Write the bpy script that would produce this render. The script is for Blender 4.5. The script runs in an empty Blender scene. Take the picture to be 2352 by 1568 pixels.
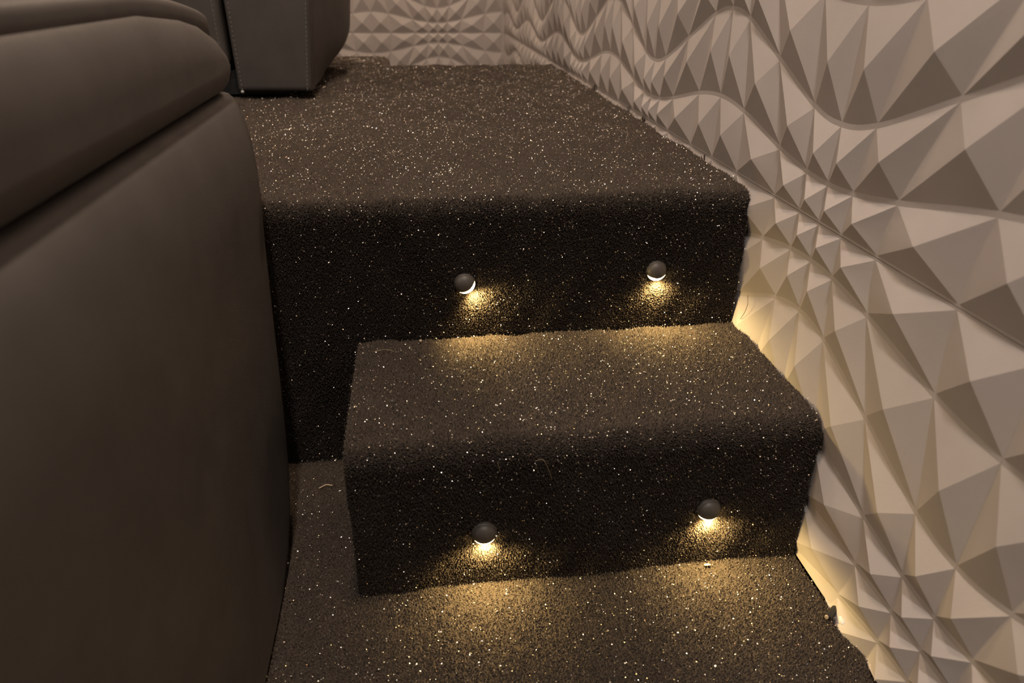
import bpy, bmesh, math, random
import numpy as np
from mathutils import Vector, Matrix

random.seed(7)
rng = np.random.default_rng(11)
S = bpy.context.scene
C = S.collection

# ------------------------------------------------------------------ camera
YAW, PITCH, ROLL = 0.1339, 0.4913, 0.0082
CAM = np.array([-0.4411, 0.0, 0.2506])
_f = np.array([math.sin(YAW) * math.cos(PITCH), math.cos(YAW) * math.cos(PITCH), -math.sin(PITCH)])
_r = np.array([math.cos(YAW), -math.sin(YAW), 0.0])
_u = np.cross(_r, _f)
CR = math.cos(ROLL) * _r + math.sin(ROLL) * _u
CU = -math.sin(ROLL) * _r + math.cos(ROLL) * _u
CF = _f
cam_data = bpy.data.cameras.new('camera')
cam = bpy.data.objects.new('camera', cam_data)
C.objects.link(cam)
m = Matrix.Identity(4)
for k in range(3):
    m[k][0], m[k][1], m[k][2], m[k][3] = CR[k], CU[k], -CF[k], CAM[k]
cam.matrix_world = m
cam_data.lens = 24.0
cam_data.sensor_width = 36.0
cam_data.clip_start = 0.01
cam_data.dof.use_dof = True
cam_data.dof.focus_distance = 0.92
cam_data.dof.aperture_fstop = 5.6
S.camera = cam

# ------------------------------------------------------------------ world and exposure
W = bpy.data.worlds.new('world')
S.world = W
W.use_nodes = True
W.node_tree.nodes['Background'].inputs[0].default_value = (0, 0, 0, 1)
W.node_tree.nodes['Background'].inputs[1].default_value = 0.0
S.view_settings.view_transform = 'Standard'
S.view_settings.look = 'None'
S.view_settings.gamma = 1.0
S.view_settings.use_curve_mapping = False
S.view_settings.exposure = 1.75

WARM, NEUTRAL = (1.0, 0.76, 0.56), (1.0, 0.91, 0.84)
# recessed ceiling downlights: x, y, strength, colour
DOWNLIGHTS = [(-0.42, 3.10, 98.0, WARM), (-0.42, 1.95, 46.0, WARM), (-0.42, 0.72, 98.0, WARM), (-0.42, -0.40, 176.0, NEUTRAL),
              (-2.0, 2.50, 115.0, WARM), (-2.0, 0.90, 115.0, WARM), (-2.0, -0.55, 75.0, NEUTRAL)]
LENS_GLOW = 14.0
STEP_WATTS = 0.68
STEP_COLOUR = (1.0, 0.71, 0.28)

# ------------------------------------------------------------------ measurements (metres)
H1, H2 = 0.19, 0.199
ZF = -(H1 + H2)            # lower floor
YB, YD = 0.8438, 0.5819    # upper riser, lower riser
XL = -0.538                # left side of the lower step
YG = 2.3305                # back edge of the landing
YH = 3.642                 # back wall
XW, Y0, ZC = -4.6, -2.6, 2.1

# ------------------------------------------------------------------ helpers
def link(o, parent=None):
    C.objects.link(o)
    if parent is not None:
        o.parent = parent
    return o

def tag(o, label=None, cat=None, group=None, kind=None):
    if label: o['label'] = label
    if cat: o['category'] = cat
    if group: o['group'] = group
    if kind: o['kind'] = kind
    return o

def empty(name, loc):
    o = bpy.data.objects.new(name, None)
    o.location = loc
    o.empty_display_size = 0.05
    return link(o)

def mesh_obj(name, verts, faces, mat, parent=None, smooth=False, origin=None):
    """verts in world coordinates; parent is an Empty or mesh whose transform is a pure translation"""
    me = bpy.data.meshes.new(name)
    v = np.asarray(verts, float)
    off = np.zeros(3)
    q = parent
    while q is not None:
        off += np.array(q.location); q = q.parent
    loc = np.zeros(3)
    if origin is not None:
        loc = np.asarray(origin, float) - off
    v = v - off - loc
    me.from_pydata(v.tolist(), [], [tuple(int(i) for i in f) for f in faces])
    me.materials.append(mat)
    if smooth:
        me.polygons.foreach_set('use_smooth', [True] * len(me.polygons))
    me.update()
    o = bpy.data.objects.new(name, me)
    o.location = loc
    return link(o, parent)

def fast_mesh(name, verts, tris, mat, parent=None):
    me = bpy.data.meshes.new(name)
    off = np.zeros(3)
    q = parent
    while q is not None:
        off += np.array(q.location); q = q.parent
    v = (np.asarray(verts) - off).astype(np.float32)
    t = np.asarray(tris, dtype=np.int32)
    n = t.shape[1]
    me.vertices.add(len(v)); me.vertices.foreach_set('co', v.ravel())
    me.loops.add(t.size); me.loops.foreach_set('vertex_index', t.ravel())
    me.polygons.add(len(t))
    me.polygons.foreach_set('loop_start', np.arange(0, t.size, n, dtype=np.int32))
    me.update(calc_edges=True)
    me.materials.append(mat)
    o = bpy.data.objects.new(name, me)
    return link(o, parent)

def from_bm(name, bm, mat, parent=None, smooth=False):
    me = bpy.data.meshes.new(name)
    off = Vector((0, 0, 0))
    q = parent
    while q is not None:
        off += q.location; q = q.parent
    bmesh.ops.translate(bm, verts=bm.verts, vec=-off)
    bm.to_mesh(me); bm.free()
    me.materials.append(mat)
    if smooth:
        me.polygons.foreach_set('use_smooth', [True] * len(me.polygons))
    o = bpy.data.objects.new(name, me)
    return link(o, parent)

def box_bm(x0, x1, y0, y1, z0, z1, bevel=0.0, seg=3):
    bm = bmesh.new()
    bmesh.ops.create_cube(bm, size=1.0)
    for v in bm.verts:
        v.co = Vector((x0 + (v.co.x + .5) * (x1 - x0), y0 + (v.co.y + .5) * (y1 - y0), z0 + (v.co.z + .5) * (z1 - z0)))
    if bevel:
        bmesh.ops.bevel(bm, geom=list(bm.edges), offset=bevel, segments=seg, profile=0.5, affect='EDGES')
    return bm

def project(P):
    d = np.asarray(P, float) - CAM
    z = d @ CF
    return 1176 + 1568 * (d @ CR) / z, 784 - 1568 * (d @ CU) / z, z

# ------------------------------------------------------------------ materials
def new_mat(name):
    mt = bpy.data.materials.new(name)
    mt.use_nodes = True
    nt = mt.node_tree
    return mt, nt, nt.nodes['Principled BSDF']

def node(nt, kind, **kw):
    n = nt.nodes.new(kind)
    for k, v in kw.items():
        setattr(n, k, v)
    return n

def ramp(nt, src, stops):
    r = node(nt, 'ShaderNodeValToRGB')
    while len(r.color_ramp.elements) < len(stops):
        r.color_ramp.elements.new(0.5)
    for e, (p, c) in zip(r.color_ramp.elements, stops):
        e.position = p; e.color = (*c, 1)
    nt.links.new(src, r.inputs[0])
    return r.outputs[0]

def noise(nt, scale, detail=3.0, rough=0.55, coord='Object'):
    tc = node(nt, 'ShaderNodeTexCoord')
    n = node(nt, 'ShaderNodeTexNoise')
    n.inputs['Scale'].default_value = scale
    n.inputs['Detail'].default_value = detail
    n.inputs['Roughness'].default_value = rough
    nt.links.new(tc.outputs[coord], n.inputs['Vector'])
    return n.outputs['Fac']

def world_noise(nt, scale, detail=3.0, rough=0.55):
    g = node(nt, 'ShaderNodeNewGeometry')
    n = node(nt, 'ShaderNodeTexNoise')
    n.inputs['Scale'].default_value = scale
    n.inputs['Detail'].default_value = detail
    n.inputs['Roughness'].default_value = rough
    nt.links.new(g.outputs['Position'], n.inputs['Vector'])
    return n.outputs['Fac']

def bump(nt, b, height, strength, dist):
    bp = node(nt, 'ShaderNodeBump')
    bp.inputs['Strength'].default_value = strength
    bp.inputs['Distance'].default_value = dist
    nt.links.new(height, bp.inputs['Height'])
    nt.links.new(bp.outputs[0], b.inputs['Normal'])

def mat_wall():
    mt, nt, b = new_mat('moulded_panel_paint')
    c = ramp(nt, world_noise(nt, 9.0, 4.0), [(0.3, (0.50, 0.448, 0.425)), (0.7, (0.56, 0.505, 0.478))])
    nt.links.new(c, b.inputs['Base Color'])
    b.inputs['Roughness'].default_value = 0.55
    b.inputs['Specular IOR Level'].default_value = 0.35
    bump(nt, b, world_noise(nt, 1400.0, 2.0), 0.35, 0.0006)
    return mt

def mat_carpet(name, lo, hi):
    mt, nt, b = new_mat(name)
    c = ramp(nt, world_noise(nt, 420.0, 2.0), [(0.3, lo), (0.7, hi)])
    nt.links.new(c, b.inputs['Base Color'])
    b.inputs['Roughness'].default_value = 0.85
    b.inputs['Specular IOR Level'].default_value = 0.2
    b.inputs['Sheen Weight'].default_value = 0.25
    b.inputs['Sheen Roughness'].default_value = 0.5
    b.inputs['Sheen Tint'].default_value = (0.55, 0.42, 0.32, 1)
    bump(nt, b, world_noise(nt, 900.0, 2.0), 0.8, 0.002)
    return mt

def mat_glitter():
    mt, nt, b = new_mat('glitter_fleck')
    g = node(nt, 'ShaderNodeNewGeometry')
    c = ramp(nt, g.outputs['Random Per Island'], [(0.0, (0.98, 0.95, 0.90)), (0.62, (0.98, 0.88, 0.74)), (0.86, (0.98, 0.80, 0.52)),
                                                  (0.93, (0.98, 0.60, 0.45)), (0.97, (0.70, 0.80, 1.0))])
    nt.links.new(c, b.inputs['Base Color'])
    b.inputs['Metallic'].default_value = 0.9
    b.inputs['Roughness'].default_value = 0.36
    return mt

def mat_leather(name, lo, hi, rough=0.52):
    mt, nt, b = new_mat(name)
    c = ramp(nt, world_noise(nt, 14.0, 3.0), [(0.3, lo), (0.7, hi)])
    nt.links.new(c, b.inputs['Base Color'])
    b.inputs['Specular IOR Level'].default_value = 0.5
    rr = ramp(nt, world_noise(nt, 30.0, 2.0), [(0.3, (rough - .04,) * 3), (0.7, (rough + .05,) * 3)])
    nt.links.new(rr, b.inputs['Roughness'])
    tc = node(nt, 'ShaderNodeNewGeometry')
    vo = node(nt, 'ShaderNodeTexVoronoi')
    vo.inputs['Scale'].default_value = 700.0
    nt.links.new(tc.outputs['Position'], vo.inputs['Vector'])
    bump(nt, b, vo.outputs['Distance'], 0.18, 0.0006)
    return mt

def mat_plain(name, col, rough=0.5, metal=0.0, nscale=60.0, var=0.15):
    mt, nt, b = new_mat(name)
    c = ramp(nt, noise(nt, nscale), [(0.3, tuple(x * (1 - var) for x in col)), (0.7, tuple(min(1, x * (1 + var)) for x in col))])
    nt.links.new(c, b.inputs['Base Color'])
    b.inputs['Roughness'].default_value = rough
    b.inputs['Metallic'].default_value = metal
    return mt

def mat_emit(name, col, strength):
    mt, nt, b = new_mat(name)
    b.inputs['Base Color'].default_value = (*col, 1)
    b.inputs['Emission Color'].default_value = (*col, 1)
    b.inputs['Emission Strength'].default_value = strength
    return mt

M = dict(
    wall=mat_wall(),
    backing=mat_plain('wall_backing', (0.30, 0.28, 0.26), 0.8, 0, 20),
    carpet=mat_carpet('carpet_backing', (0.030, 0.023, 0.018), (0.066, 0.051, 0.040)),
    pile=mat_carpet('carpet_pile_fibre', (0.030, 0.023, 0.018), (0.066, 0.051, 0.040)),
    glitter=mat_glitter(),
    leather=mat_leather('brown_black_leather', (0.060, 0.052, 0.047), (0.075, 0.066, 0.060)),
    dark_thread=mat_plain('dark_thread', (0.05, 0.032, 0.02), 0.7, 0, 300),
    thread=mat_plain('grey_thread', (0.15, 0.145, 0.14), 0.7, 0, 300),
    bronze=mat_plain('dark_bronze_enamel', (0.075, 0.064, 0.054), 0.5, 0.0, 200),
    lens=mat_emit('warm_led_lens', STEP_COLOUR, LENS_GLOW),
    ceiling=mat_plain('dark_ceiling_paint', (0.05, 0.045, 0.045), 0.8, 0, 12),
    plain=mat_plain('plain_wall_paint', (0.24, 0.22, 0.21), 0.7, 0, 12),
    trimw=mat_plain('white_trim', (0.6, 0.6, 0.6), 0.4, 0, 50),
    black=mat_plain('black_plastic', (0.015, 0.015, 0.015), 0.5, 0, 100),
    hair=mat_plain('pale_hair', (0.45, 0.33, 0.20), 0.5, 0, 300),
    dhair=mat_plain('brown_hair', (0.12, 0.07, 0.04), 0.5, 0, 300),
    crumb=mat_plain('pale_crumb', (0.62, 0.47, 0.30), 0.7, 0, 300),
    copper=mat_plain('pale_core', (0.55, 0.45, 0.36), 0.4, 0.2, 300),
    caulk=mat_plain('white_filler', (0.62, 0.62, 0.64), 0.7, 0, 300),
)

# ------------------------------------------------------------------ large structure: shell
def struct(name, bm, mat, label, cat='wall'):
    o = from_bm(name, bm, mat)
    tag(o, label, cat, kind='structure')
    return o

floor = struct('floor', box_bm(XW, 0.0, Y0, YH, ZF - 0.06, ZF - 0.008), M['carpet'],
               'dark glitter carpeted lower floor at the foot of the steps', 'floor')
struct('ceiling', box_bm(XW, 0.0, Y0, YH, ZC, ZC + 0.08), M['ceiling'], 'dark painted ceiling above the steps', 'ceiling')
struct('wall_left', box_bm(XW - 0.1, XW, Y0, YH, ZF, ZC), M['plain'], 'plain painted wall opposite the patterned wall')
struct('wall_front', box_bm(XW, 0.0, Y0 - 0.1, Y0, ZF, ZC), M['plain'], 'plain painted wall facing the seats')
wall_right = struct('wall_right', box_bm(0.012, 0.11, Y0, YH + 0.11, ZF, ZC), M['backing'],
                    'wall clad in moulded panels of warped pyramids beside the steps')
wall_back = struct('wall_back', box_bm(XW, 0.012, YH + 0.012, YH + 0.11, ZF, ZC), M['backing'],
                   'far wall clad in moulded panels of warped pyramids behind the landing')

# ------------------------------------------------------------------ the warped pyramid panels
PER = 0.628
FT = [[0, 0, 0, 0, 0],
      [.0445, .047, .0585, .083, .0910],
      [.108, .1175, .157, .1965, .206],
      [.223, .231, .2555, .267, .2695],
      [.314, .314, .314, .314, .314]]
def FN(i, j):
    b, ii = divmod(i, 8)
    jj = j % 8
    if jj > 4: jj = 8 - jj
    return b * PER + (FT[ii][jj] if ii <= 4 else PER - FT[8 - ii][jj])
def cr(t):
    return (-.5 * t + t * t - .5 * t ** 3, 1 - 2.5 * t * t + 1.5 * t ** 3, .5 * t + 2 * t * t - 1.5 * t ** 3, -.5 * t * t + .5 * t ** 3)
def warp(u, v):
    """pattern coordinates to metres, pinch at (0,0), eight cells a period"""
    i, j = math.floor(u + 1e-9), math.floor(v + 1e-9)
    wu, wv = cr(max(0, u - i)), cr(max(0, v - j))
    a = b = 0.0
    for p in range(4):
        for q in range(4):
            w = wu[p] * wv[q]
            if w:
                a += w * FN(i + p - 1, j + q - 1)
                b += w * FN(j + q - 1, i + p - 1)
    return a, b

PYR_H = 0.011
GAP = 0.0029      # half width of the flat strip between rows
def pyramid_geo(i, j, to3d, clip):
    """base outline (curved) + apex, one raised pyramid; to3d(a, b, out) -> xyz"""
    na, nb = 6, 4
    pts = []
    ca, cb = warp(i + .5, j + .5)
    if clip(ca, cb) is None:
        return None
    lo = [warp(i + k / na, j) for k in range(na + 1)]
    hi = [warp(i + k / na, j + 1) for k in range(na + 1)]
    le = [warp(i, j + k / nb) for k in range(nb + 1)]
    ri = [warp(i + 1, j + k / nb) for k in range(nb + 1)]
    ring = []
    hh = max(0.01, hi[0][1] - lo[0][1])
    def ins(p, da, db):
        return (p[0] + da, p[1] + db)
    sd = 0.0007
    for k in range(na + 1):
        t = k / na
        ring.append(ins(lo[k], sd * (1 - 2 * t), GAP))
    for k in range(1, nb):
        ring.append(ins(ri[k], -sd, GAP * (1 - 2 * k / nb)))
    for k in range(na, -1, -1):
        t = k / na
        ring.append(ins(hi[k], sd * (1 - 2 * t), -GAP))
    for k in range(nb - 1, 0, -1):
        ring.append(ins(le[k], sd, GAP * (1 - 2 * k / nb)))
    v = []
    for a, b in ring:
        a, b = clip(a, b, True)
        v.append(to3d(a, b, 0.0))
    ca, cb = clip(ca, cb, True)
    v.append(to3d(ca, cb, PYR_H))
    n = len(ring)
    f = [(k, (k + 1) % n, n) for k in range(n)]
    return v, f

def hidden_right(y, z):
    if y > YB - .01 and y < YG and z < -0.05: return True
    if y > YD and y <= YB and z < -H1 - .045: return True
    if y >= YG and z < -0.14: return True
    return z < ZF + .0
def in_frame(P, mx=60):
    x, y, d = project(P)
    return d > 0.05 and -mx < x < 2352 + mx and -mx < y < 1568 + mx

def clad(wall, to3d, a_rng, b_rng, ka, kb, vis, flip, count_cap=300):
    """panels ka (columns, seams at the bulge columns) x kb (rows, seams at the pinch rows)"""
    shown = 0
    def clip(a, b, clamp=False):
        if clamp:
            return min(max(a, a_rng[0]), a_rng[1]), min(max(b, b_rng[0]), b_rng[1])
        ok = a_rng[0] - .02 < a < a_rng[1] + .02 and b_rng[0] - .02 < b < b_rng[1] + .02
        return (a, b) if ok else None
    for P in ka:
        for Q in kb:
            a0, a1 = P * PER - PER / 2, P * PER + PER / 2
            b0, b1 = Q * PER, Q * PER + PER
            a0c, a1c = max(a0 + .0001, a_rng[0]), min(a1 - .0001, a_rng[1])
            b0c, b1c = max(b0 + .0005, b_rng[0]), min(b1 - .0005, b_rng[1])
            if a1c - a0c < .004 or b1c - b0c < .004:
                continue
            V, F = [], []
            corners = [(a0c, b0c), (a1c, b0c), (a1c, b1c), (a0c, b1c)]
            for out in (0.0, -0.011):
                for a, b in corners:
                    V.append(to3d(a, b, out))
            F += [(0, 1, 2, 3), (7, 6, 5, 4), (0, 4, 5, 1), (1, 5, 6, 2), (2, 6, 7, 3), (3, 7, 4, 0)]
            own = []
            for i in range(8 * P - 4, 8 * P + 4):
                for j in range(8 * Q, 8 * Q + 8):
                    g = pyramid_geo(i, j, to3d, clip)
                    if g is None:
                        continue
                    v, f = g
                    if vis(v):
                        own.append((v, f))
                    else:
                        base = len(V)
                        V += v
                        F += [tuple(base + k for k in t) for t in f]
            if flip:
                F = [t[::-1] for t in F]
            pn = mesh_obj('panel', V, F, M['wall'], wall, origin=V[0])
            for v, f in own:
                if flip: f = [t[::-1] for t in f]
                mesh_obj('raised_pyramid', v, f, M['wall'], pn, origin=v[-1])
                shown += 1
    return shown

RY, RZ = 0.690, 0.0075
def right3d(a, b, out):
    return (-out, RY + a, RZ + b)
def vis_right(v):
    ap = v[-1]
    tot = [q for q in v if in_frame(q, 0) and not hidden_right(q[1], q[2])]
    return len(tot) >= 3
n1 = clad(wall_right, right3d, (Y0 - RY + .001, YH - RY - .0005), (ZF - RZ, ZC - RZ - .001), range(-5, 6), range(-1, 4), vis_right, True)

BX, BZ = -0.326, 0.006
def back3d(a, b, out):
    return (BX + a, YH - out, BZ + b)
def vis_back(v):
    tot = [q for q in v if in_frame(q, 0) and 790 < project(q)[0] < 1165 and project(q)[1] < 160]
    return len(tot) >= 3
n2 = clad(wall_back, back3d, (XW - BX, -BX - .0005), (ZF - BZ, ZC - BZ - .001), range(-7, 2), range(-1, 4), vis_back, False)
print('visible pyramids', n1, n2)

# ------------------------------------------------------------------ carpet: base surfaces, pile, glitter
def lump(a, b):
    return (0.0012 * np.sin(23.1 * a + 1.3) * np.sin(17.7 * b + .4) + 0.0009 * np.sin(51. * a - 31. * b + 2.) +
            0.0007 * np.sin(37. * b + 83. * a) + 0.0006 * np.sin(121. * a + 77. * b))

def profile(points, radii, step=0.004):
    """polyline (p,z) with rounded inner corners -> dense samples with normals on the left-hand side"""
    P = [np.array(p, float) for p in points]
    out = [P[0]]
    for k in range(1, len(P) - 1):
        r = radii[k]
        a, b, c = P[k - 1], P[k], P[k + 1]
        d0 = (a - b) / np.linalg.norm(a - b); d1 = (c - b) / np.linalg.norm(c - b)
        if r <= 0:
            out.append(b); continue
        ang = math.acos(np.clip(d0 @ d1, -1, 1))
        t = r / math.tan(ang / 2)
        p0, p1 = b + d0 * t, b + d1 * t
        bis = (d0 + d1); bis /= np.linalg.norm(bis)
        cen = b + bis * (r / math.sin(ang / 2))
        a0 = math.atan2(*(p0 - cen)[::-1]); a1 = math.atan2(*(p1 - cen)[::-1])
        da = (a1 - a0 + math.pi) % (2 * math.pi) - math.pi
        for q in range(9):
            th = a0 + da * q / 8
            out.append(cen + r * np.array([math.cos(th), math.sin(th)]))
    out.append(P[-1])
    out = np.array(out)
    L = np.concatenate([[0], np.cumsum(np.linalg.norm(np.diff(out, axis=0), axis=1))])
    return out, L

class Strip:
    """a carpeted surface: profile in (y,z) swept along x"""
    def __init__(self, prof, x0, x1, sign=1.0, s_off=0.0):
        self.s_off = s_off
        self.pts, self.L = prof
        self.x0, self.x1, self.sign = x0, x1, sign
    def at(self, s, x):
        y = np.interp(s, self.L, self.pts[:, 0]); z = np.interp(s, self.L, self.pts[:, 1])
        e = 0.002
        ty = np.interp(s + e, self.L, self.pts[:, 0]) - np.interp(s - e, self.L, self.pts[:, 0])
        tz = np.interp(s + e, self.L, self.pts[:, 1]) - np.interp(s - e, self.L, self.pts[:, 1])
        n = np.sqrt(ty * ty + tz * tz) + 1e-9
        ny, nz = -tz / n * self.sign, ty / n * self.sign
        d = lump(x, s + self.s_off)
        P = np.stack([x, y + ny * d, z + nz * d], -1)
        N = np.stack([np.zeros_like(x), ny, nz], -1)
        return P, N
    def base(self, name, parent, ds=0.012, dx=0.02, thick=0.0):
        ns = max(2, int(self.L[-1] / ds) + 1); nx = max(2, int((self.x1 - self.x0) / dx) + 1)
        s = np.unique(np.concatenate([np.linspace(0, self.L[-1], ns), self.L]))
        x = np.linspace(self.x0, self.x1, nx)
        SS, XX = np.meshgrid(s, x, indexing='ij')
        P, N = self.at(SS.ravel(), XX.ravel())
        P = P - N * 0.0019            # the backing lies under the roots of the pile
        a, b = SS.shape
        idx = np.arange(a * b).reshape(a, b)
        q = np.stack([idx[:-1, :-1], idx[1:, :-1], idx[1:, 1:], idx[:-1, 1:]], -1).reshape(-1, 4)
        if self.sign < 0: q = q[:, ::-1]
        o = fast_mesh(name, P, q, M['carpet'], parent)
        o.data.polygons.foreach_set('use_smooth', [True] * len(o.data.polygons))
        return o

def tufts(P, N, h, w, lean=0.35):
    n = len(P)
    R = rng.normal(size=(n, 3)) * lean
    D = N + R
    D /= np.linalg.norm(D, axis=1)[:, None]
    A = np.cross(D, rng.normal(size=(n, 3))); A /= np.linalg.norm(A, axis=1)[:, None]
    B = np.cross(D, A)
    hh = h * rng.uniform(.65, 1.2, n)[:, None]; ww = w * rng.uniform(.8, 1.25, n)[:, None]
    base = P - N * 0.0008
    V = np.empty((n, 4, 3))
    for k in range(3):
        th = 2 * math.pi * k / 3
        V[:, k] = base + ww * (math.cos(th) * A + math.sin(th) * B)
    V[:, 3] = base + D * hh
    i = np.arange(n)[:, None] * 4
    T = np.concatenate([i + np.array([[0, 1, 3]]), i + np.array([[1, 2, 3]]), i + np.array([[2, 0, 3]])])
    return V.reshape(-1, 3), T

def flecks(P, N, size, h, tilt=0.9):
    n = len(P)
    D = N + rng.normal(size=(n, 3)) * tilt
    D /= np.linalg.norm(D, axis=1)[:, None]
    A = np.cross(D, rng.normal(size=(n, 3))); A /= np.linalg.norm(A, axis=1)[:, None]
    B = np.cross(D, A)
    s = size * rng.uniform(.55, 1.2, n)[:, None]
    c = P + N * (h * rng.uniform(.7, 1.25, n)[:, None])
    V = np.empty((n, 4, 3))
    for k, (a, b) in enumerate(((1, .35), (-.25, 1), (-1, -.3), (.3, -1))):
        V[:, k] = c + s * (a * A + b * B)
    i = np.arange(n)[:, None] * 4
    T = i + np.array([[0, 1, 2, 3]])
    return V.reshape(-1, 3), T

def jitter_grid(s0, s1, x0, x1, ds, dx, keep=None):
    s = np.arange(s0, s1, ds); x = np.arange(x0, x1, dx)
    SS, XX = np.meshgrid(s, x, indexing='ij')
    SS = SS.ravel() + rng.uniform(-.38, .38, SS.size) * ds
    XX = XX.ravel() + rng.uniform(-.48, .48, XX.size) * dx
    if keep is not None:
        k = keep(SS, XX); SS, XX = SS[k], XX[k]
    return np.clip(SS, s0, s1), np.clip(XX, x0, x1)

PILE_H = 0.0042
FLECK = 0.00072
def dress(strip, parent, bands, fleck_density, keep=None):
    """bands: (s0, s1, x0, x1, spacing)"""
    PV, PT, GV, GT = [], [], [], []
    nb = ng = 0
    for s0, s1, x0, x1, sp in bands:
        s, x = jitter_grid(s0, s1, x0, x1, sp, sp * .85, keep)
        P, N = strip.at(s, x)
        V, T = tufts(P, N, PILE_H * (0.8 + sp * 60), sp * .62)
        PV.append(V); PT.append(T + nb); nb += len(V)
        n = int((s1 - s0) * (x1 - x0) * 1e4 * fleck_density)
        s = rng.uniform(s0, s1, n); x = rng.uniform(x0, x1, n)
        if keep is not None:
            k = keep(s, x); s, x = s[k], x[k]
        P, N = strip.at(s, x)
        V, T = flecks(P, N, FLECK, PILE_H)
        GV.append(V); GT.append(T + ng); ng += len(V)
    o = fast_mesh('carpet_pile', np.concatenate(PV), np.concatenate(PT), M['pile'], parent)
    tag(o, kind='stuff')
    g = fast_mesh('glitter_flecks', np.concatenate(GV), np.concatenate(GT), M['glitter'], parent)
    tag(g, kind='stuff')

XE = -0.0060
XP = -0.0055   # the pile reaches further than the backing
# --- raised landing
landing = empty('carpeted_landing', (-0.5, 1.6, 0.0))
tag(landing, 'wide black glitter carpeted landing at the top of the steps', 'platform')
NR = 0.024
pr = profile([(YG, -0.20), (YG, 0.0), (YB, 0.0), (YB, -0.06)], [0, 0.02, NR, 0])
top = Strip(pr, XW + .01, XE, -1.0)
topm = top.base('tread', landing, dx=0.02)
s_nose = pr[1][-1] - 0.06 - 0.05
L_back = 0.20
dress(top, topm, [(L_back - .03, 1.0, -0.98, XP, 0.0038), (1.0, 1.35, -0.95, XP, 0.0028), (1.35, pr[1][-1], -0.95, XP, 0.0020)], 2.3)
pr2 = profile([(YB, -0.06), (YB, ZF)], [0, 0])
ris = Strip(pr2, XW + .01, XE, -1.0, pr[1][-1])
rism = ris.base('riser', landing, dx=0.02)
dress(ris, rism, [(0, H1 - .055, -0.80, XP, 0.0020), (H1 - .055, -ZF - .06, -0.80, XL + .02, 0.0024)], 1.6)
# inner carcass of the landing and its rear arm
from_bm('carcass', box_bm(XW + .02, -.016, YB + .02, YG - .02, ZF - .003, -0.02), M['black'], landing)
bm = box_bm(XW + .02, -0.528, YG - .05, 2.575, ZF - .003, 0.004, 0.022, 4)
rear = from_bm('rear_deck', bm, M['carpet'], landing, True)
st = Strip(profile([(2.56, 0.004), (YG - .03, 0.004)], [0, 0]), -0.95, -0.545, -1.0)
dress(st, rear, [(0, .25, -0.95, -0.545, 0.0046)], 3.2)

# loose tufts standing up where the landing carpet was cut along the wall
V, F = [], []
for ty, hgt in ((1.735, .016), (1.742, .013), (1.748, .017), (1.437, .014), (1.335, .013), (1.331, .010), (1.02, .008)):
    for q in range(4):
        c0 = np.array([XP + rng.uniform(-.004, .001), ty + rng.uniform(-.003, .003), .001])
        tip = c0 + np.array([rng.uniform(-.002, .002), rng.uniform(-.003, .003), hgt * rng.uniform(.7, 1.1)])
        b0 = len(V)
        for th in (0, 2.1, 4.2):
            V.append(c0 + .0011 * np.array([math.cos(th), math.sin(th), 0]))
            V.append(tip + .0006 * np.array([math.cos(th), math.sin(th), 0]))
        F += [(b0, b0 + 2, b0 + 3, b0 + 1), (b0 + 2, b0 + 4, b0 + 5, b0 + 3), (b0 + 4, b0, b0 + 1, b0 + 5), (b0 + 1, b0 + 3, b0 + 5)]
tag(mesh_obj('loose_tufts', V, F, M['carpet'], topm), kind='stuff')

# --- lower step
step = empty('carpeted_step', (-0.27, 0.70, ZF))
tag(step, 'black glitter carpeted step between the lower floor and the landing', 'step')
pr = profile([(YB - .010, -H1), (YD, -H1), (YD, -H1 - 0.06)], [0, NR, 0])
ts = Strip(pr, XL, XE, -1.0)
tsm = ts.base('tread', step, dx=0.01)
dress(ts, tsm, [(0, pr[1][-1], XL, XP, 0.0020)], 2.3)
pr2 = profile([(YD, -H1 - .06), (YD, ZF)], [0, 0])
rs = Strip(pr2, XL, XE, -1.0, pr[1][-1])
rsm = rs.base('riser', step, dx=0.01)
dress(rs, rsm, [(0, H2 - .058, XL, XP, 0.0020)], 1.6)
bm = box_bm(XL + .012, -.016, YD + .028, YB - .010, ZF - .003, -H1 - .028)
from_bm('carcass', bm, M['black'], step)
# carpeted left flank of the step
class Flank(Strip):
    def at(self, s, x):     # s along y, x is z
        d = lump(x, s) * .6
        P = np.stack([np.full_like(s, XL) - d, s, x], -1)
        N = np.tile(np.array([-1.0, 0, 0]), (len(s), 1))
        return P, N
fl = Flank((np.array([[0, 0], [1, 1]]), np.array([0, 1.0])), 0, 1)
V, F = [], []
ys = np.linspace(YD, YB - .003, 14); zs = np.linspace(ZF, -H1, 12)
YY, ZZ = np.meshgrid(ys, zs, indexing='ij')
P, N = fl.at(YY.ravel(), ZZ.ravel())
# round the upper front corner to the nosing
for q in P:
    if q[1] < YD + NR and q[2] > -H1 - NR:
        c = np.array([YD + NR, -H1 - NR]); d = np.array([q[1], q[2]]) - c
        l = max(abs(d)); n_ = np.linalg.norm(d)
        if n_ > 1e-6:
            d = d / n_ * l; q[1], q[2] = c + d
idx = np.arange(14 * 12).reshape(14, 12)
q = np.stack([idx[:-1, :-1], idx[:-1, 1:], idx[1:, 1:], idx[1:, :-1]], -1).reshape(-1, 4)
flm = fast_mesh('flank', P, q, M['carpet'], step)
dress(fl, flm, [(YD + .004, YB - .006, ZF, -H1, 0.0028)], 2.0,
      keep=lambda s, x: ~((s < YD + NR) & (x > -H1 - NR) & ((s - YD - NR) ** 2 + (x + H1 + NR) ** 2 > NR ** 2)))

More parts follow.
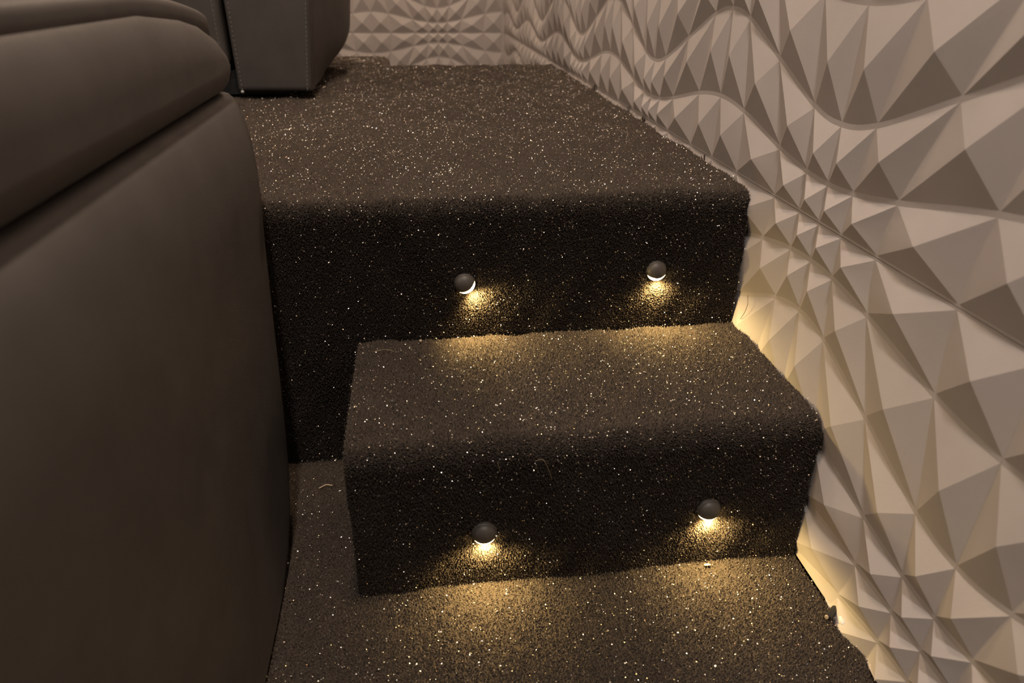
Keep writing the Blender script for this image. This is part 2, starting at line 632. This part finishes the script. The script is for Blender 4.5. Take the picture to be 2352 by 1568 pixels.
# --- lower floor carpet
prf = profile([(YB, ZF), (Y0 + .01, ZF)], [0, 0])
fs = Strip(prf, XW + .01, -.0005, -1.0)
fsm = fs.base('carpet', floor, ds=.02, dx=0.02)
def keep_floor(s, x):
    y = YB - s
    return ~((y > YD + .003) & (x > XL + .003))
dress(fs, fsm, [(0.0, .62, -0.72, -.002, 0.0021)], 2.2, keep_floor)

# ------------------------------------------------------------------ eyelid step lights
rd = math.radians
def step_light(x, z, y, roll, label):
    """roll: rotation of the opening about the riser normal, positive turns it towards the patterned wall"""
    R = 0.0142; D = 0.0095; CUT = -0.36
    root = empty('step_light', (x, y, z))
    tag(root, label, 'step light', 'eyelid lights on the stair risers')
    c, s = math.cos(roll), math.sin(roll)
    def w(a, b, d):      # a right, b up, d towards the viewer
        a2, b2 = a * c - b * s, a * s + b * c
        return (x + a2, y - 0.0022 - d, z + b2)
    n = 40
    # bezel ring
    V, F = [], []
    prof_ = [(R * 1.00, -0.006), (R * 1.02, 0.0005), (R * .99, 0.0018), (R * .94, 0.0020)]
    for r, d in prof_:
        for k in range(n):
            t = 2 * math.pi * k / n
            V.append(w(r * math.cos(t), r * math.sin(t), d))
    for a in range(len(prof_) - 1):
        for k in range(n):
            F.append((a * n + k, a * n + (k + 1) % n, (a + 1) * n + (k + 1) % n, (a + 1) * n + k))
    mesh_obj('bezel', V, F, M['bronze'], root, True)
    # one dome: the hood above the cut, the glowing lens below it
    def cut(th):               # the lip of the hood dips in the middle
        return -.24 - .30 * math.sin(th) ** 2
    def dome(lower, rad, dep, rings):
        V, F = [], []
        for a in range(rings + 1):
            for k in range(25):
                th = math.pi * k / 24
                t0, t1 = (math.asin(-.995), math.asin(cut(th) + .01)) if lower else (math.asin(cut(th)), math.asin(.999))
                b = rad * math.sin(t0 + (t1 - t0) * a / rings)
                half = math.sqrt(max(1e-12, rad * rad - b * b))
                V.append(w(-half * math.cos(th), b, 0.0014 + dep * half / rad * math.sin(th)))
        for a in range(rings):
            for k in range(24):
                F.append((a * 25 + k, a * 25 + k + 1, (a + 1) * 25 + k + 1, (a + 1) * 25 + k))
        return V, F
    V, F = dome(False, R * .97, D, 12)
    mesh_obj('hood', V, F, M['bronze'], root, True)
    V, F = dome(True, R * .95, D * .97, 8)
    mesh_obj('lens', V, F, M['lens'], root)
    ld = bpy.data.lights.new('step_light_beam', 'SPOT')
    ld.energy = STEP_WATTS; ld.color = STEP_COLOUR
    ld.spot_size = rd(165); ld.spot_blend = 0.7; ld.shadow_soft_size = 0.006
    lo = bpy.data.objects.new('step_light_beam', ld)
    # sits just under the hood and shines out of the opening
    px, py, pz = w(0, -R * 1.04, 0.0070)
    lo.location = (px - x, py - y, pz - z)
    d_ = Vector((math.sin(roll), -0.12, -math.cos(roll)))
    lo.rotation_euler = d_.to_track_quat('-Z', 'Y').to_euler()
    link(lo, root)
    return root

step_light(-0.392, -0.112, YB, rd(33), 'tilted dark eyelid light on the upper riser, farther from the patterned wall')
step_light(-0.128, -0.106, YB, rd(5), 'dark eyelid light on the upper riser beside the patterned wall')
step_light(-0.393, -0.307, YD, rd(2), 'dark eyelid light on the lower step riser, farther from the patterned wall')
step_light(-0.128, -0.301, YD, rd(7), 'dark eyelid light on the lower step riser beside the patterned wall')

# ------------------------------------------------------------------ recliners
def smooth_closed(pts, n=6):
    P = [np.array(p, float) for p in pts]; out = []
    k = len(P)
    for i in range(k):
        p0, p1, p2, p3 = P[i - 1], P[i], P[(i + 1) % k], P[(i + 2) % k]
        for q in range(n):
            w_ = cr(q / n)
            out.append(w_[0] * p0 + w_[1] * p1 + w_[2] * p2 + w_[3] * p3)
    return np.array(out)

def resample(pts, step):
    P = np.asarray(pts, float)
    Q = np.vstack([P, P[:1]])
    out = []
    for a, b in zip(Q[:-1], Q[1:]):
        n = max(1, int(np.linalg.norm(b - a) / step))
        for k in range(n):
            out.append(a + (b - a) * k / n)
    return np.array(out)

def round_poly(pts, radii, seg=6):
    out = []
    k = len(pts)
    for i in range(k):
        a, b, c = (np.array(pts[(i + d) % k], float) for d in (-1, 0, 1))
        r = radii[i] if hasattr(radii, '__len__') else radii
        if r <= 0:
            out.append(b); continue
        d0 = (a - b) / np.linalg.norm(a - b); d1 = (c - b) / np.linalg.norm(c - b)
        ang = math.acos(np.clip(d0 @ d1, -1, 1)); t = r / math.tan(ang / 2)
        p0, p1 = b + d0 * t, b + d1 * t
        for q in range(seg + 1):
            u = q / seg
            out.append((1 - u) ** 2 * p0 + 2 * u * (1 - u) * b + u * u * p1)
    return np.array(out)

def pillow(name, outline, to3d, edge, rise, crown, mat, parent, depth=0.06, step=0.02, rings=7, focus=None):
    """upholstered panel: flat outline swollen outwards; to3d(a, b, out)"""
    O = resample(outline, step)
    n = len(O)
    half = (O.max(0) - O.min(0)) / 2; mid = (O.max(0) + O.min(0)) / 2
    if focus is not None:      # b coordinate the swelling leans towards
        mid = np.array([mid[0], focus]); half = np.array([half[0], np.abs(O[:, 1] - focus).max()])
    edge = np.asarray(edge, float)
    cen = mid
    V, F = [], []
    layers = [(O, -depth), (O, -.4 * rise)]
    layers.append((O, 0.0))
    for k in range(1, rings + 1):
        t = k / rings
        layers.append((mid + (O - mid) * (1 - edge * (1 - math.cos(t * math.pi / 2)) / half), rise * math.sin(t * math.pi / 2)))
    inner = layers[-1][0]
    for sc in (.92, .8, .6, .35, .12):
        layers.append((cen + (inner - cen) * sc, rise + crown * (1 - sc ** 2)))
    for P, h in layers:
        for a, b in P:
            V.append(to3d(a, b, h))
    for l in range(len(layers) - 1):
        for k in range(n):
            F.append((l * n + k, l * n + (k + 1) % n, (l + 1) * n + (k + 1) % n, (l + 1) * n + k))
    F.append(tuple(range((len(layers) - 1) * n, len(layers) * n)))
    F.append(tuple(range(n - 1, -1, -1)))
    o = mesh_obj(name, V, F, mat, parent, True)
    bm = bmesh.new(); bm.from_mesh(o.data)
    bmesh.ops.recalc_face_normals(bm, faces=bm.faces)
    bm.to_mesh(o.data); bm.free()
    return o

def stitches(parent, path, up, length=0.0042, gap=0.0028, w=0.0007, mat=None):
    """row of thread stitches along a dense 3-D path, lying on the leather"""
    P = np.asarray(path, float)
    L = np.concatenate([[0], np.cumsum(np.linalg.norm(np.diff(P, axis=0), axis=1))])
    V, F = [], []
    s = 0.0
    up = np.asarray(up, float)
    while s + length < L[-1]:
        a = np.array([np.interp(s, L, P[:, k]) for k in range(3)])
        b = np.array([np.interp(s + length, L, P[:, k]) for k in range(3)])
        d = (b - a) / np.linalg.norm(b - a)
        e = np.cross(d, up); e /= np.linalg.norm(e)
        k0 = len(V)
        for c_, hh in ((a, 0), ((a + b) / 2, 1), (b, 0)):
            V += [c_ + e * w - up * .0004, c_ + up * (.0009 if hh else .0002), c_ - e * w - up * .0004]
        for r_ in range(2):
            for k in range(2):
                q_ = k0 + r_ * 3 + k
                F.append((q_, q_ + 1, q_ + 4, q_ + 3))
        s += length + gap
    o = mesh_obj('stitching', V, F, mat or M['thread'], parent)
    tag(o, kind='stuff')
    return o

# --- recliner on the lower floor, its outer arm beside the steps
r1 = empty('recliner', (-0.98, 0.25, ZF))
tag(r1, 'dark leather recliner on the lower floor with padded arm beside the steps', 'recliner')
def sx(x0):
    return lambda a, b, h: (x0 + h, a, b)
out = [(-.32, .133), (.834, .135), (.831, .116), (.812, .06), (.799, .0), (.783, -.07), (.766, -.15), (.746, -.23), (.728, -.285), (.700, -.332),
       (.655, -.368), (.60, ZF + .005), (-.32, ZF + .005)]
side = pillow('side_panel', out, sx(-.654), (.030, .10), .028, .000, M['leather'], r1, .05, .02, 9, -.362)
out = [(-.32, .134), (.812, .134), (.828, .1365), (.838, .145), (.841, .160), (.833, .181), (.815, .1955), (.780, .2070), (.725, .2162), (.62, .2258), (-.32, .2288)]
bol = pillow('arm_bolster', out, sx(-.665), (.022, .050), .026, .000, M['leather'], r1, .05, .012, 10, .1660)
# top pad of the arm: droops over the back end
def capz(y):
    return 0.2300 - 0.37 * max(0, y - .58) ** 2
out = round_poly([(-.650, -.32), (-.655, .855), (-.90, .855), (-.90, -.32)], [.02, .04, .05, .02])
cap = pillow('arm_top_pad', out, lambda a, b, h: (a, b, capz(b) + h), .010, .008, .006, M['leather'], r1, .02, .015, 6)
ys = np.linspace(-.1, .805, 60)
stitches(cap, [(-.672, y, capz(y) + .0084) for y in ys], (0, 0, 1), .006, .004, .0011, M['dark_thread'])
from_bm('arm_core', box_bm(-.895, -.665, -.315, .735, ZF + .02, .215, .02), M['leather'], r1, True)
pillow('seat_cushion', round_poly([(-1.46, -.34), (-.905, -.34), (-.905, .30), (-1.46, .30)], .05), lambda a, b, h: (a, b, .02 + h), .06, .05, .02, M['leather'], r1, .16, .04)
pillow('backrest', round_poly([(-1.46, .02), (-.905, .02), (-.905, .62), (-1.46, .62)], .07), lambda a, b, h: (a, .42 + .28 * (b - .02) - h, b), .07, .06, .03, M['leather'], r1, .14, .04)
from_bm('seat_base', box_bm(-1.46, -.90, -.30, .62, ZF + .0, -.13, .015), M['leather'], r1, True)
from_bm('far_arm', box_bm(-1.70, -1.465, -.32, .76, ZF + .0, .225, .03, 4), M['leather'], r1, True)

# --- recliner on the landing
r2 = empty('recliner', (-1.1, 2.0, 0.0))
tag(r2, 'dark leather recliner with stitched arm front standing on the landing', 'recliner')
def fy(y0):
    return lambda a, b, h: (a, y0 - h, b)
AZ = 0.60
front_out = round_poly([(-.834, .020), (-.676, .018), (-.655, .22), (-.640, AZ - .03), (-.835, AZ - .03)], [.006, .005, .2, .02, .02])
fr = pillow('arm_front', front_out, fy(1.672), .012, .009, .004, M['leather'], r2, .05, .012, 6)
def edge_right(z):
    return np.interp(z, [.03, .22, AZ], [-.676, -.655, -.638])
zs = np.linspace(.022, .5, 60)
stitches(fr, [(edge_right(z) - .0085, 1.6624, z) for z in zs], (0, -1, 0), .0055, .0035, .0011)
stitches(fr, [(-.8255, 1.6624, z) for z in zs], (0, -1, 0), .0055, .0035, .0011)
# outer side of the arm: starts behind a seam, swells outwards, tucks under at the bottom and back
V, F = [], []
yy = np.concatenate([np.linspace(1.672, 1.75, 8), np.linspace(1.78, 2.2, 14), 2.2 + .10 * np.sin(np.linspace(0.15, 1, 8) * math.pi / 2)])
zz = np.concatenate([.020 + .10 * (1 - np.cos(np.linspace(0, 1, 9) * math.pi / 2)), np.linspace(.15, AZ - .06, 9), AZ - .06 + .06 * np.sin(np.linspace(.2, 1, 6) * math.pi / 2)])
def sm(t):
    t = min(1, max(0, t)); return t * t * (3 - 2 * t)
for y in yy:
    for z in zz:
        x = edge_right(z) - .004 + .009 * sm((y - 1.672) / .02) - .007 * sm((y - 1.69) / .05) + .046 * sm((y - 1.72) / .42)
        tuck = max(0, (.128 - z) / .1)
        x -= .050 * tuck ** 2 * sm((y - 1.75) / .4)
        if y > 2.2:
            x -= .10 * (1 - math.cos(math.asin(min(1, (y - 2.2) / .10))))
        if z > AZ - .06:
            x -= .06 * (1 - math.cos(math.asin(min(1, (z - AZ + .06) / .06))))
        V.append((x, y, z))
a, b = len(yy), len(zz)
for i in range(a - 1):
    for j in range(b - 1):
        F.append((i * b + j, (i + 1) * b + j, (i + 1) * b + j + 1, i * b + j + 1))
k0 = len(V)
for y in (yy[0], yy[-1]):          # inner wall closes the panel
    for z in (zz[0], zz[-1]):
        V.append((-.82, y, z))
F.append((k0, k0 + 2) + tuple(i * b for i in range(a - 1, -1, -1)))
F.append((k0 + 3, k0 + 1) + tuple(i * b + b - 1 for i in range(a)))
F.append((k0 + 1, k0) + tuple(range(0, b)))
F.append((k0 + 2, k0 + 3) + tuple((a - 1) * b + j for j in range(b - 1, -1, -1)))
F.append((k0, k0 + 1, k0 + 3, k0 + 2))
mesh_obj('arm_side', V, F, M['leather'], r2, True)
sf = pillow('footrest', round_poly([(-1.40, .07), (-.845, .07), (-.845, .44), (-1.40, .44)], .015), fy(1.675), .016, .014, .004, M['leather'], r2, .05, .02, 6)
stitches(sf, [(-.858, 1.6612, z) for z in np.linspace(.09, .42, 40)], (0, -1, 0), .0055, .0035, .0011)
from_bm('arm_core', box_bm(-.83, -.70, 1.68, 2.22, .04, AZ - .04, .01), M['leather'], r2, True)
from_bm('plinth', box_bm(-1.38, -.72, 1.70, 2.18, 0.0095, .06), M['black'], r2)  # support base, set well forward so its black fills the shaded gap
pillow('seat_cushion', round_poly([(-1.40, 1.72), (-.845, 1.72), (-.845, 2.2), (-1.40, 2.2)], .05), lambda a, b, h: (a, b, .44 + h), .06, .05, .02, M['leather'], r2, .38, .04)
pillow('backrest', round_poly([(-1.40, .45), (-.845, .45), (-.845, 1.05), (-1.40, 1.05)], .07), lambda a, b, h: (a, 2.2 + .2 * (b - .45) - h, b), .07, .06, .03, M['leather'], r2, .12, .04)
from_bm('far_arm', box_bm(-1.64, -1.41, 1.67, 2.28, .03, AZ, .03, 4), M['leather'], r2, True)
bm = bmesh.new(); bmesh.ops.create_uvsphere(bm, u_segments=12, v_segments=8, radius=.0035)
bmesh.ops.translate(bm, verts=bm.verts, vec=(-.826, 1.664, .0195))
from_bm('glint_bead', bm, M['trimw'], r2, True)  # white bead stands in for a bright glint at the foot of the seam

# ------------------------------------------------------------------ ceiling downlights
DOWN_AT = ['beside the corner of the two patterned walls', 'above the carpeted landing by the patterned wall',
           'above the carpeted steps by the patterned wall', 'above the lower floor by the patterned wall',
           'above the recliner on the landing', 'above the recliner on the lower floor',
           'in front of the recliner on the lower floor']
for k, (x, y, st_, col_) in enumerate(DOWNLIGHTS):
    root = empty('ceiling_downlight_offscreen', (x, y, ZC))
    tag(root, 'round white recessed ceiling downlight ' + DOWN_AT[k], 'downlight', 'recessed downlights in the ceiling')
    n = 32
    V, F = [], []
    pf = [(.095, -.001), (.094, -.006), (.072, -.006), (.068, -.001)]
    for r, d in pf:
        for q in range(n):
            t = 2 * math.pi * q / n
            V.append((x + r * math.cos(t), y + r * math.sin(t), ZC + d))
    for a in range(3):
        for q in range(n):
            F.append((a * n + q, a * n + (q + 1) % n, (a + 1) * n + (q + 1) % n, (a + 1) * n + q))
    mesh_obj('trim_ring', V, F, M['trimw'], root, True)
    V = [(x + .068 * math.cos(2 * math.pi * q / n), y + .068 * math.sin(2 * math.pi * q / n), ZC - .002) for q in range(n)]
    mesh_obj('bulb_offscreen', V, [tuple(range(n - 1, -1, -1))], mat_emit('downlight_bulb', col_, st_), root)

# ------------------------------------------------------------------ small things
def strand(name, pts, r, mat, label, cat, parent=None):
    P = np.array(pts, float)
    t = np.linspace(0, 1, len(P)); tt = np.linspace(0, 1, 14)
    Q = np.stack([np.interp(tt, t, P[:, k]) for k in range(3)], -1)
    for _ in range(3):
        Q[1:-1] = (Q[:-2] + 2 * Q[1:-1] + Q[2:]) / 4
    V, F = [], []
    for k in range(len(Q)):
        d = Q[min(k + 1, 13)] - Q[max(k - 1, 0)]; d /= np.linalg.norm(d) + 1e-9
        a = np.cross(d, (.3, .5, .81)); a /= np.linalg.norm(a); b = np.cross(d, a)
        for q in range(4):
            th = math.pi / 2 * q
            V.append(Q[k] + r * (math.cos(th) * a + math.sin(th) * b))
    for k in range(13):
        for q in range(4):
            F.append((k * 4 + q, k * 4 + (q + 1) % 4, k * 4 + 4 + (q + 1) % 4, k * 4 + 4 + q))
    F += [(3, 2, 1, 0), (52, 53, 54, 55)]
    o = mesh_obj(name, V, F, mat, None, True, origin=Q[0])
    return tag(o, label, cat)

def crumb(p, r, mat, label, squash=(1, 1, 1)):
    bm = bmesh.new()
    bmesh.ops.create_icosphere(bm, subdivisions=2, radius=r)
    for v in bm.verts:
        k = 1 + random.uniform(-.25, .25)
        v.co = Vector((v.co.x * squash[0] * k, v.co.y * squash[1] * k, v.co.z * squash[2] * k))
    me = bpy.data.meshes.new('carpet_crumb'); bm.to_mesh(me); bm.free(); me.materials.append(mat)
    me.polygons.foreach_set('use_smooth', [True] * len(me.polygons))
    o = bpy.data.objects.new('carpet_crumb', me); o.location = p
    link(o)
    return tag(o, label, 'crumb')

PZ = PILE_H + .0003
def on_floor(x, y, z=ZF): return (x, y, z + PZ)
crumb((-.5520, .700, ZF + PZ + .001), .0028, M['crumb'], 'pale round crumb on the dark floor carpet left of the step', (1, 1, .7))
strand('carpet_lint', [(-.608, .775, ZF + PZ), (-.599, .781, ZF + PZ + .001), (-.590, .779, ZF + PZ)], .0009, M['crumb'], 'curved pale lint on the dark floor carpet left of the step', 'lint')
crumb((-.120, .572, ZF + PZ + .001), .0022, M['crumb'], 'pale flattened lint crumb at the foot of the lower step riser', (2.0, .7, .6))
crumb((-.455, .822, -H1 + PZ + .001), .0022, M['copper'], 'tiny amber crumb on the step tread below the upper riser', (1, 1, 1))
strand('hair', [(-.518, .800, -H1 + PZ), (-.500, .803, -H1 + PZ + .002), (-.490, .798, -H1 + PZ)], .00035, M['hair'], 'short pale hair on the step tread near its left corner', 'hair')
strand('hair', [(-.338, YD - .0055, -H1 - .018), (-.329, YD - .008, -H1 - .012), (-.322, YD - .008, -H1 - .030), (-.318, YD - .006, -H1 - .045)], .0002, M['hair'], 'long curved pale hair hanging over the step edge', 'hair')
strand('hair', [(-.378, YD - .006, -H1 - .015), (-.376, YD - .0075, -H1 - .022), (-.375, YD - .006, -H1 - .028)], .0002, M['hair'], 'short upright pale hair at the step edge', 'hair')
strand('hair', [(-.010, .800, -.130), (-.0115, .792, -.140), (-.012, .796, -.155), (-.0105, .808, -.170)], .00035, M['dhair'], 'thin brown hair stuck to the patterned wall above the step', 'hair')

# stub of cable poking out where the floor carpet meets the wall
root = empty('cable_stub', (-.012, .486, ZF + .004))
tag(root, 'short dark cable stub with pale core sticking out at the wall base', 'cable')
def tube(name, p0, p1, r, mat, parent, n=14):
    p0, p1 = np.array(p0, float), np.array(p1, float)
    d = (p1 - p0) / np.linalg.norm(p1 - p0)
    a = np.cross(d, (0, .2, 1)); a /= np.linalg.norm(a); b = np.cross(d, a)
    V = []
    for c_, rr in ((p0, r), (p1, r), (p1, r * .01)):
        for q in range(n):
            t = 2 * math.pi * q / n
            V.append(c_ + rr * (math.cos(t) * a + math.sin(t) * b))
    F = [(l * n + q, l * n + (q + 1) % n, (l + 1) * n + (q + 1) % n, (l + 1) * n + q) for l in range(2) for q in range(n)]
    return mesh_obj(name, V, F, mat, parent)
tube('sheath', (-.002, .488, ZF + .009), (-.0165, .479, ZF + .008), .0040, M['black'], root)
tube('core', (-.004, .487, ZF + .009), (-.0185, .4785, ZF + .008), .0022, M['copper'], root)
o = crumb((-.004, .470, ZF + .006), .006, M['caulk'], 'white chip of filler at the wall base beside the cable stub', (.8, 1.3, 1.4))
o.name = 'filler_chip'; o['category'] = 'filler'
